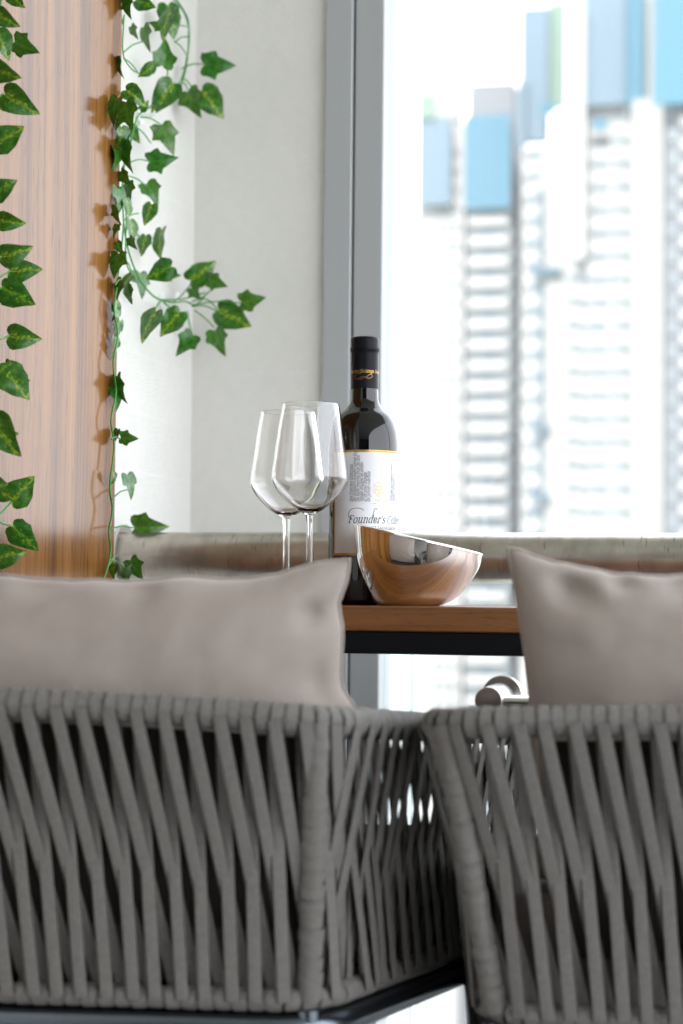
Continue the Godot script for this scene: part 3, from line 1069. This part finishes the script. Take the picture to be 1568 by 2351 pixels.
func chairs():
	var cr := Vector3(eye_basis.x.x, 0, eye_basis.x.z).normalized()
	var cf := Vector3(-eye_basis.z.x, 0, -eye_basis.z.z).normalized()
	var dir := func(deg: float) -> Vector3: return cf * cos(deg_to_rad(deg)) + cr * sin(deg_to_rad(deg))   # heading, degrees to the right of the view
	# left chair
	var tr := at(748, 1656, 1.390)
	var br := at(730, 2298, 1.415)
	var tl: Vector3 = tr + dir.call(-85.0) * 0.56 + Vector3(0, 0.0, 0)
	var bl: Vector3 = br + dir.call(-85.0) * 0.50
	var fr: Vector3 = tr + dir.call(27.0) * 0.42 + Vector3(0, -0.035, 0)
	var fl: Vector3 = tl + dir.call(-14.0) * 0.42 + Vector3(0, -0.035, 0)
	var lfr: Vector3 = br + dir.call(29.0) * 0.40
	var lfl: Vector3 = bl + dir.call(-14.0) * 0.40
	chair("grey woven strap armchair whose back and right side show, cut by the photo's left edge", [fl, tl, tr, fr], [lfl, bl, br, lfr], 0.010, 0.029, 0.000, 100, 0.04, 0.965)
	# right chair
	tl = at(996, 1661, 1.400)
	bl = at(1112, 2326, 1.425)
	tr = tl + dir.call(98.0) * 0.56
	br = bl + dir.call(98.0) * 0.50
	fl = tl + dir.call(5.0) * 0.42 + Vector3(0, -0.035, 0)
	fr = tr + dir.call(26.0) * 0.42 + Vector3(0, -0.035, 0)
	lfl = bl + dir.call(3.0) * 0.40
	lfr = br + dir.call(26.0) * 0.40
	chair("grey woven strap armchair with a leaning corner post, cut by the photo's right edge", [fl, tl, tr, fr], [lfl, bl, br, lfr], 0.006, 0.028, 0.000, 300, 0.15, 0.95)
	# pillows
	var p0 := at(800, 1500, 1.50)
	var rx: Vector3 = dir.call(94.0) * 0.235
	var uy := (Vector3.UP * cos(0.10) - cf * sin(0.02)) * 0.130
	var topright := at(803, 1299, 1.492)
	pillow("taupe pillow with a raised right corner, on the chair at the left", topright - rx * 1.0 - uy * 1.0, rx, uy, 0.062, 3,
		[[-0.86, 0.84, 0.07, 0.012, 2.2], [-0.30, 0.93, 0.06, 0.010, 1.4], [-0.05, 0.94, 0.09, 0.009, 1.0], [0.30, 0.93, 0.05, 0.009, 1.6], [0.90, 0.70, 0.05, 0.012, 1.2], [0.92, 0.28, 0.035, 0.008, 3.0]], [[1.0, 1.0, 0.0, 0.04], [1.0, 0.74, -0.022, 0.0, 0.09], [1.0, 0.10, 0.05, 0.0, 0.10], [1.0, -0.3, 0.02, 0.0]])
	var topleft := at(1168, 1284, 1.495)
	rx = dir.call(97.0) * 0.235
	uy = (Vector3.UP * cos(0.02) - cf * sin(0.02)) * 0.130 + dir.call(97.0) * -0.013
	pillow("taupe pillow with a pinched pointed left corner, on the chair at the right", topleft + rx * 1.0 - uy * 1.0, rx, uy, 0.062, 9,
		[[-0.80, 0.84, 0.07, 0.022, 1.3], [-0.62, 0.93, 0.05, 0.012, 1.4], [-0.42, 0.92, 0.06, 0.011, 1.6], [-0.2, 0.94, 0.06, 0.010, 1.2], [0.05, 0.93, 0.05, 0.010, 1.6], [0.3, 0.93, 0.1, 0.009, 1.2]], [[-1.0, 1.0, 0.0, 0.05]])

# ------------------------------------------------------------------ ivy
func leaf_mesh(heart: bool, curl: float, seed_: int) -> ArrayMesh:
	var half: Array
	if heart:
		half = [[0, 0.03], [0.10, -0.06], [0.20, -0.085], [0.31, -0.05], [0.41, 0.06], [0.455, 0.20], [0.45, 0.34], [0.38, 0.50], [0.28, 0.66], [0.17, 0.81], [0.07, 0.93], [0, 1.0]]
	else:
		half = [[0, 0.03], [0.10, -0.04], [0.22, -0.085], [0.35, -0.05], [0.36, 0.05], [0.36, 0.13], [0.40, 0.24], [0.47, 0.37], [0.38, 0.41], [0.285, 0.45], [0.22, 0.57], [0.12, 0.78], [0, 1.0]]
	var q := RandomNumberGenerator.new()
	q.seed = seed_
	var wave := q.randf_range(0, TAU)
	var st := begin()
	st.set_smooth_group(0)
	var h := func(x: float, y: float) -> float:
		return -0.20 * curl * (y - 0.3) * (y - 0.3) * 2.0 + absf(x) * 0.16 * curl + sin(y * 9.0 + wave + x * 4.0) * 0.035 * minf(1.0, absf(x) * 3.0) - x * x * 0.5 * (1.2 - curl)
	for s in [-1.0, 1.0]:
		var rows := []
		for p in half:
			var o := Vector2(p[0] * s * q.randf_range(0.92, 1.08), p[1])
			var m := Vector2(0, clampf(p[1], 0.03, 1.0))
			var r := []
			for k in 4:
				var v := m.lerp(o, k / 3.0)
				r.append(Vector3(v.x, v.y, h.call(v.x, v.y)))
			rows.append(r)
		for i in rows.size() - 1:
			for k in 3:
				var f := [rows[i][k], rows[i][k + 1], rows[i + 1][k + 1], rows[i + 1][k]]
				if s > 0: f.reverse()
				for x in [0, 1, 2, 0, 2, 3]:
					var v: Vector3 = f[x]
					st.set_uv(Vector2(v.x / 1.2 + 0.5, 1.0 - (v.y + 0.15) / 1.2))
					st.add_vertex(v)
	st.generate_normals()
	return st.commit()

var leaves := {}
func leaf(parent: Node3D, base: Vector3, tip: Vector3, heart: bool, roll: float, toward: float):
	# toward: how far the tip comes nearer to the viewer than the base, as a share of the length
	var view := (EYE - base).normalized()
	var axis := tip - base
	axis += view * axis.length() * toward
	var y := axis.normalized()
	var z := (view - y * view.dot(y)).normalized()
	z = z.rotated(y, roll)
	var x := y.cross(z)
	var key := "%s%d" % [heart, rng.randi() % 5]
	if not leaves.has(key): leaves[key] = leaf_mesh(heart, [0.35, 0.7, 1.0, 1.3, 0.5][int(key.right(1))], hash(key) % 1000)
	var l := axis.length()
	var m: Material = M["%s_leaf_%d" % ["heart" if heart else "star", rng.randi() % 3]]
	put("leaf", leaves[key], m, parent, Transform3D(Basis(x * l * (rng.randf_range(0.78, 0.92) if heart else rng.randf_range(0.9, 1.05)), y * l, z * l), base - parent.position))

func hook(p: Vector3, label: String):
	var t := thing("wall_hook", label, "hook", p, "white hooks holding the ivy")
	obj("base_plate", tubed([p, p + Vector3(0.004, 0, 0)], 0.011, 20), M.hook_plastic, t)
	obj("hook", tubed(smooth3([p + Vector3(0.004, 0.0, 0), p + Vector3(0.014, -0.001, 0), p + Vector3(0.022, 0.002, 0), p + Vector3(0.024, 0.010, 0)], 5), 0.0028, 10), M.hook_plastic, t)

func ivy():
	# picture positions measured in 1/2.5 pixel steps from the corner of the photograph (x, y), y of the lower list shifted by 666
	var wall := func(x: float, y: float, near: float) -> Vector3:
		var p := on_x(x, y, WALL_X + near)
		if p.z < -2.40 or x > 415.0: p = on_z(x, y, -2.40 + (near - 0.03))
		return p
	var front := func(x: float, y: float, near: float) -> Vector3: return on_x(x, y, -0.725 + near)
	# a leaf hangs across the view, held off the wall at the end that is nearest to it
	var spot := func(place: Callable, l: Array, near: float, which: int) -> Vector3:
		var k := 0 if l[0] < l[2] else 2
		var p: Vector3 = place.call(l[k], l[k + 1], near)
		return at(l[which], l[which + 1], (p - EYE).dot(-eye_basis.z))
	# [base x, base y, tip x, tip y, heart, roll, toward]
	var g1 := thing("ivy_garland", "ivy of yellow-splashed heart leaves hanging in front of the wood panel", "ivy", front.call(-10, 700, 0.015), "artificial ivy garlands")
	var list1 := [[20, -20, 55, 20, 1, 0.3, 0.1], [-10, 30, 42, 62, 1, 0.2, 0.2], [-8, 70, 26, 142, 1, -0.3, 0.1], [32, 95, 95, 125, 0, 0.3, 0.1], [-22, 155, 45, 182, 1, 0.5, 0.2], [8, 215, 94, 266, 1, 0.1, 0.1],
		[-18, 335, 58, 290, 1, 0.3, 0.2], [-20, 450, 47, 405, 1, -0.2, 0.2], [-4, 505, 69, 517, 1, 0.2, 0.1], [0, 590, 90, 568, 1, 0.3, 0.1], [22, 622, 106, 616, 1, -0.2, 0.0], [3, 660, 94, 706, 1, 0.0, 0.1],
		[20, 771, 102, 781, 1, 0.1, 0.1], [12, 838, 62, 880, 1, 0.8, 0.1], [8, 845, 71, 921, 1, -0.1, 0.0], [-18, 1000, 46, 998, 1, 0.2, 0.2], [-22, 1125, 26, 1108, 1, 0.2, 0.2], [25, 1152, 82, 1090, 1, 0.0, 0.0], [28, 1208, 94, 1271, 1, 0.1, 0.0], [-20, 1280, 72, 1268, 1, 0.2, 0.1]]
	list1 += [[-10, 860, 30, 830, 1, 0.5, 0.1], [-20, 960, 40, 1050, 1, 0.3, 0.1], [-24, 1115, 40, 1150, 1, 0.3, 0.1]]
	for l in list1:
		var near := rng.randf_range(0.012, 0.03)
		var b0: Vector3 = spot.call(front, l, near, 0)
		leaf(g1, b0, b0.lerp(spot.call(front, l, near, 2), rng.randf_range(0.82, 1.0)), l[4] == 1, l[5], l[6])
	var st := begin()
	var n := tube(st, smooth3([front.call(8, -30, 0.02), front.call(-6, 60, 0.014), front.call(-16, 200, 0.014), front.call(-20, 420, 0.012), front.call(-14, 640, 0.016), front.call(-18, 900, 0.012), front.call(-16, 1180, 0.012), front.call(-22, 1320, 0.01)], 8), 0.0011, 6)
	for s in [[-14, 775, 20, 771], [-18, 825, 12, 838], [-18, 836, 8, 845], [-14, 1186, 26, 1152], [-16, 1185, 28, 1208], [-14, 600, 0, 590], [-14, 635, 22, 622], [-14, 660, 3, 660], [-14, 220, 8, 215], [-12, 100, 32, 95]]:
		n = tube(st, smooth3([front.call(s[0], s[1], 0.014), front.call((s[0] + s[2]) / 2.0, (s[1] + s[3]) / 2.0 + 5, 0.02), front.call(s[2], s[3], 0.018)], 5), 0.0009, 6, true, n)
	obj("stem", st, M.stem, g1)

	var g2 := thing("ivy_garland", "long artificial ivy trailing down the white wall beside the wood panel", "ivy", wall.call(300, 640, 0.03), "artificial ivy garlands")
	var list2 := [[285, -8, 298, 46, 0, 0.9, 0.1], [310, 0, 356, 18, 1, 0.2, 0.1], [385, 10, 402, 88, 1, 0.5, 0.1], [372, 62, 340, 50, 0, 0.2, 0.1], [328, 62, 342, 122, 0, 1.0, 0.1], [392, 20, 368, 92, 1, 0.9, 0.2], [372, 152, 384, 84, 0, 0.2, 0.0],
		[466, 148, 542, 151, 0, 0.0, 0.0], [352, 150, 318, 178, 1, 0.4, 0.1], [398, 190, 348, 260, 1, 0.1, 0.1], [430, 208, 457, 268, 0, 0.2, 0.1], [462, 205, 513, 269, 1, 0.2, 0.1], [288, 205, 336, 240, 1, 0.3, 0.0], [274, 128, 273, 180, 0, 1.2, 0.1],
		[270, 222, 252, 290, 0, 0.9, 0.0], [288, 232, 300, 300, 0, 0.5, 0.1], [322, 252, 344, 232, 1, 0.5, 0.1], [370, 286, 402, 356, 0, 0.5, 0.0], [340, 372, 411, 363, 0, 0.1, 0.0], [336, 420, 366, 470, 0, 0.4, 0.1], [348, 468, 330, 518, 1, 0.4, 0.0],
		[264, 340, 266, 402, 0, 1.25, 0.1], [288, 318, 292, 398, 0, 1.1, 0.1], [272, 430, 278, 492, 0, 0.9, 0.1], [292, 420, 296, 470, 0, 0.9, 0.1], [280, 290, 276, 345, 1, 0.7, 0.0], [300, 505, 306, 560, 1, 0.9, 0.0], [334, 540, 322, 588, 1, 0.6, 0.1], [370, 525, 360, 598, 1, 1.1, 0.1],
		[268, 555, 280, 585, 1, 0.5, 0.0], [272, 580, 258, 640, 0, 0.7, 0.1], [395, 610, 335, 640, 1, 0.2, 0.0], [382, 630, 416, 632, 0, 0.2, 0.1], [322, 625, 330, 688, 0, 0.8, 0.1], [302, 632, 272, 664, 1, 0.9, 0.0],
		[268, 690, 264, 740, 1, 1.1, 0.0], [276, 735, 264, 790, 0, 1.1, 0.0], [266, 772, 262, 830, 0, 1.2, 0.0], [266, 862, 282, 930, 0, 1.0, 0.0], [262, 890, 276, 944, 0, 0.8, 0.0], [270, 985, 262, 1012, 1, 0.8, 0.0],
		[276, 1004, 319, 1008, 0, 0.1, 0.0], [293, 1088, 307, 1148, 0, 0.9, 0.0], [262, 1085, 256, 1120, 1, 1.2, 0.0], [306, 1212, 388, 1209, 0, 0.0, 0.0], [298, 1285, 328, 1335, 0, 0.5, 0.0], [292, 1300, 288, 1352, 0, 0.9, 0.2], [264, 1296, 256, 1332, 1, 0.8, 0.0]]
	list2 += [[282, 262, 262, 300, 0, 0.9, 0.1], [300, 290, 318, 330, 1, 0.6, 0.1], [276, 392, 300, 430, 0, 0.7, 0.1], [262, 470, 272, 520, 0, 1.1, 0.0], [290, 455, 300, 500, 1, 0.9, 0.1], [268, 515, 258, 548, 0, 1.0, 0.0], [296, 545, 312, 575, 0, 0.7, 0.1],
		[280, 640, 262, 690, 0, 1.0, 0.0], [290, 655, 300, 700, 1, 0.9, 0.1], [266, 700, 270, 760, 0, 1.1, 0.0], [300, 60, 316, 92, 0, 0.8, 0.1], [306, 196, 300, 236, 1, 0.7, 0.1], [350, 232, 372, 250, 0, 0.9, 0.1]]
	for l in list2:
		var near := rng.randf_range(0.02, 0.045)
		if l[0] < 300: near = rng.randf_range(0.073, 0.082)
		leaf(g2, spot.call(wall, l, near, 0), spot.call(wall, l, near, 2), l[4] == 1, l[5] * (1.0 if rng.randf() < 0.6 else -1.0), l[6])
	st = begin()
	var run := [st, 0]
	var path := func(p: Array, near: float, r: float):
		run[1] = tube(run[0], smooth3(p.map(func(q): return wall.call(q[0], q[1], near)), 7), r, 6, true, run[1])
	path.call([[395, -6], [424, 32], [434, 72], [431, 120], [420, 172], [400, 205], [360, 235], [319, 262]], 0.03, 0.0012)
	path.call([[402, -6], [430, 40], [433, 90], [428, 150], [416, 196]], 0.035, 0.0011)
	path.call([[285, 36], [282, 120], [300, 156], [318, 168]], 0.06, 0.0009)
	path.call([[286, 34], [281, 48], [284, 60]], 0.06, 0.0009)
	path.call([[319, 262], [304, 300], [296, 345], [282, 405], [284, 510], [296, 580], [320, 640], [348, 676], [372, 690]], 0.035, 0.0012)
	path.call([[314, 268], [300, 330], [280, 400], [290, 500], [288, 560], [292, 610], [310, 640]], 0.045, 0.0010)
	path.call([[256, 1080], [252, 1125], [258, 1170], [250, 1222], [254, 1262], [246, 1305], [232, 1345]], 0.082, 0.0012)
	path.call([[268, 660], [262, 712], [270, 770], [260, 835], [266, 900], [255, 965], [262, 1020], [256, 1080]], 0.08, 0.0011)
	path.call([[284, 510], [278, 580], [270, 640], [268, 660]], 0.06, 0.0011)
	for s in [[434, 62, 372, 62], [432, 85, 402, 96], [430, 128, 400, 95], [416, 158, 466, 147], [420, 190, 432, 208], [418, 180, 440, 200], [404, 208, 398, 190], [384, 176, 386, 152], [284, 120, 326, 96], [284, 134, 318, 168], [324, 268, 372, 288], [310, 290, 346, 328], [300, 372, 340, 370], [294, 404, 336, 428], [286, 524, 322, 545], [284, 506, 318, 490], [290, 600, 302, 625], [264, 655, 280, 642], [256, 1008, 276, 1008], [258, 1145, 293, 1124], [254, 1214, 306, 1212], [250, 1285, 285, 1303], [248, 1300, 270, 1275]]:
		var mid := [(s[0] + s[2]) / 2.0, (s[1] + s[3]) / 2.0 - 5.0]
		path.call([[s[0], s[1]], mid, [s[2], s[3]]], 0.082 if s[0] < 270 else 0.035, 0.0009)
	obj("stem", st, M.stem, g2)

	var g3 := thing("ivy_garland", "short spray of ivy reaching out from a hook over the plaster wall above the glasses", "ivy", wall.call(440, 700, 0.03), "artificial ivy garlands")
	var list3 := [[436, 645, 498, 602, 1, 0.3, 0.1], [478, 640, 522, 660, 0, 0.2, 0.0], [438, 660, 460, 690, 0, 0.3, 0.1], [552, 694, 612, 683, 0, 0.1, 0.0], [500, 712, 576, 750, 1, 0.1, 0.0], [492, 757, 514, 818, 0, 0.2, 0.1], [444, 768, 402, 818, 0, 0.1, 0.0], [414, 715, 366, 771, 1, 0.2, 0.1], [358, 712, 318, 785, 1, 0.9, 0.1]]
	for l in list3:
		var near := rng.randf_range(0.03, 0.055)
		leaf(g3, spot.call(wall, l, near, 0), spot.call(wall, l, near, 2), l[4] == 1, l[5], l[6])
	st = begin()
	run[0] = st; run[1] = 0
	path.call([[372, 690], [400, 694], [425, 692], [444, 700]], 0.03, 0.0012)
	for s in [[372, 688, 470, 672, 6], [400, 692, 436, 655, 3], [440, 692, 482, 668, 5], [444, 700, 552, 696, -6], [440, 704, 500, 716, -8], [446, 712, 492, 752, -3], [430, 714, 438, 758, 4], [376, 694, 430, 716, 10], [425, 716, 414, 716, 4], [372, 690, 356, 712, -4], [440, 704, 470, 680, 4], [460, 684, 505, 720, -10]]:
		var mid := [(s[0] + s[2]) / 2.0, (s[1] + s[3]) / 2.0 + s[4]]
		path.call([[s[0], s[1]], mid, [s[2], s[3]]], 0.04, 0.0010)
	obj("stem", st, M.stem, g3)
	hook(on_x(317, 266, WALL_X), "small white hook holding the ivy high on the side wall")
	hook(on_x(368, 690, WALL_X), "small white hook where the ivy spray leaves the side wall")

# ------------------------------------------------------------------ the city beyond the glass
func tower(label: String, px0: float, px1: float, ytop: float, depth: float, floor_px: float, style: Dictionary) -> Node3D:
	# facade between two picture columns at a distance; it faces the house
	var a := at(px0, 1370, depth)
	var b := at(px1, 1370, depth)
	var w := b.x - a.x
	var z := (a.z + b.z) / 2.0
	var top := on_z((px0 + px1) / 2.0, ytop, z).y
	var fh := floor_px * depth / FOCAL
	var deep: float = style.get("deep", 14.0)
	var t := thing("tower", label, "tower block", Vector3((a.x + b.x) / 2.0, -70, z - deep / 2.0), "tower blocks under construction across the street")
	obj("wall", boxed(Vector3(a.x, -70, z - deep), Vector3(b.x, top, z)), M[style.get("wall", "tower_white")], t)
	var y: float = top - fh * style.get("skip", 0.0)
	var bot: float = on_z(px0, style.get("until", 1680.0), z).y
	if style.has("bands"):
		while y > bot:
			# one storey: a dark run of windows with piers and a white parapet that stands out
			for q in style.bands:
				var e: float = rng.randf_range(-0.15, 0.15) * (q[1] - q[0])
				var g: float = rng.randf_range(-0.1, 0.1) * (q[3] - q[2])
				obj("window", boxed(Vector3(a.x + w * maxf(q[0] + e, 0.005), y - fh * (q[3] + g), z - 0.02), Vector3(a.x + w * minf(q[1] + e * 0.5, 0.995), y - fh * (q[2] - g * 0.3), z + 0.25)), M[q[4] if q.size() > 4 else "tower_window"], t)
			if style.has("parapet"):
				var pr: Array = style.parapet
				obj("balcony", boxed(Vector3(a.x + w * pr[0], y - fh, z + 0.02), Vector3(a.x + w * pr[1], y - fh * pr[2], z + pr[3])), M.tower_white, t)
			y -= fh
	return t

func sheet(t: Node3D, called: String, px0: float, y0: float, px1: float, y1: float, z: float, m: Material, thick := 0.4):
	var a := on_z(px0, y0, z)
	var b := on_z(px1, y1, z)
	obj(called, boxed(Vector3(a.x, b.y, z), Vector3(b.x, a.y, z + thick)), m, t)

func city():
	struct(obj("ground", boxed(Vector3(-900, -71.5, -1500), Vector3(900, -70, 40)), M.city_ground), "pale ground of the city far below")
	var z: float
	# farthest left
	var t := tower("pale tower with a green net corner next to the window fin", 930, 1062, 285, 268, 44, {"bands": [[0.50, 0.58, 0.3, 0.75, "tower_recess"], [0.66, 0.72, 0.3, 0.75], [0.80, 0.90, 0.35, 0.7, "tower_recess"]], "skip": 1.0})
	z = at(990, 1370, 268).z
	sheet(t, "net", 960, 215, 1000, 272, z + 1.5, M.net_green)
	sheet(t, "net", 960, 272, 1036, 470, z + 1.2, M.net_pale, 0.3)
	sheet(t, "top_storey", 1000, 150, 1062, 286, z - 4, M.tower_white, 3.0)
	# the one with the bright blue net
	t = tower("tower with a bright blue net above dark bands of balconies", 1066, 1176, 190, 262, 48.2, {"wall": "tower_grey", "bands": [[0.05, 0.14, 0.02, 0.46], [0.18, 0.36, 0.06, 0.44], [0.40, 0.56, 0.08, 0.46, "net_pale"], [0.60, 0.78, 0.06, 0.44], [0.84, 0.99, 0.02, 0.60]], "parapet": [0.02, 0.90, 0.50, 0.9], "skip": 6.0})
	z = at(1120, 1370, 262).z
	sheet(t, "net", 1068, 268, 1174, 478, z + 1.4, M.net_blue)
	for k in 4: sheet(t, "net_seam", 1072 + k * 32, 268, 1074 + k * 32, 478, z + 1.85, M.net_pale, 0.1)
	# gap tower, grey
	t = tower("narrow grey tower in the gap beside the blue net", 1174, 1196, 330, 290, 48, {"wall": "tower_grey", "bands": [[0.1, 0.6, 0.1, 0.5]]})
	# tall with pale nets
	t = tower("tall slim tower wrapped in pale blue nets near its top", 1192, 1300, 335, 255, 52, {"bands": [[0.06, 0.16, 0.2, 0.6, "tower_recess"], [0.22, 0.40, 0.2, 0.5, "net_pale"], [0.64, 0.70, 0.2, 0.6, "tower_recess"], [0.9, 0.97, 0.25, 0.7, "tower_window"]], "until": 1500.0})
	z = at(1246, 1370, 255).z
	sheet(t, "net", 1200, 28, 1262, 330, z - 3.0, M.net_pale, 2.0)
	sheet(t, "net", 1262, 10, 1300, 250, z - 3.0, M.net_green, 1.0)
	sheet(t, "net", 1192, 190, 1206, 340, z - 1.0, M.net_pale, 1.0)
	sheet(t, "net", 1244, 240, 1276, 262, z + 0.5, M.net_blue, 0.6)
	sheet(t, "white_bay", 1256, 372, 1298, 1700, z + 0.1, M.tower_white, 0.5)
	for k in 26: sheet(t, "hoist_mast", 1240, 430 + k * 46, 1248, 458 + k * 46, z + 0.8, M.crane_paint, 0.5)
	for q in [625, 985, 1145]: sheet(t, "hoist_tie", 1222, q - 8, 1290 if q < 700 else 1262, q + 6, z + 0.9, M.crane_paint, 0.6)
	# broad white tower
	t = tower("broad white tower with faint balcony lines and white end columns", 1300, 1530, -120, 235, 54, {"wall": "tower_white", "bands": [[0.0, 0.13, 0.15, 0.5, "tower_recess"], [0.14, 0.17, 0.2, 0.75], [0.19, 0.26, 0.28, 0.50, "tower_recess"], [0.28, 0.34, 0.25, 0.55, "net_pale"], [0.36, 0.42, 0.30, 0.52, "tower_recess"], [0.45, 0.56, 0.30, 0.46, "net_pale"], [0.58, 0.64, 0.2, 0.62]], "skip": 6.0})
	z = at(1415, 1370, 235).z
	sheet(t, "net", 1345, -30, 1436, 240, z + 1.0, M.net_pale, 0.2)
	sheet(t, "net", 1440, -30, 1480, 240, z + 1.2, M.net_blue, 0.2)
	sheet(t, "net", 1360, 278, 1396, 296, z + 1.4, M.net_blue, 0.4)
	sheet(t, "end_column", 1456, 240, 1524, 1700, z + 0.4, M.tower_white, 2.5)
	sheet(t, "white_bay", 1320, 40, 1345, 600, z + 0.4, M.tower_white, 1.5)
	# nearest on the right
	t = tower("tower with a blue net above a column of dark windows at the photo's right edge", 1526, 1700, -160, 225, 56.5, {"wall": "tower_grey", "bands": [[0.02, 0.16, 0.1, 0.55], [0.22, 0.60, 0.1, 0.5, "tower_recess"]], "parapet": [0.2, 1.0, 0.55, 0.8], "skip": 7.2})
	z = at(1610, 1370, 225).z
	sheet(t, "net", 1500, -80, 1720, 232, z + 1.6, M.net_blue)
	# low pale blocks that show under the table
	tower("low pale block far behind, seen under the table", 880, 1010, 1440, 420, 30, {"bands": [[0.1, 0.4, 0.2, 0.6, "net_pale"], [0.55, 0.9, 0.2, 0.6, "net_pale"]], "until": 1700.0})
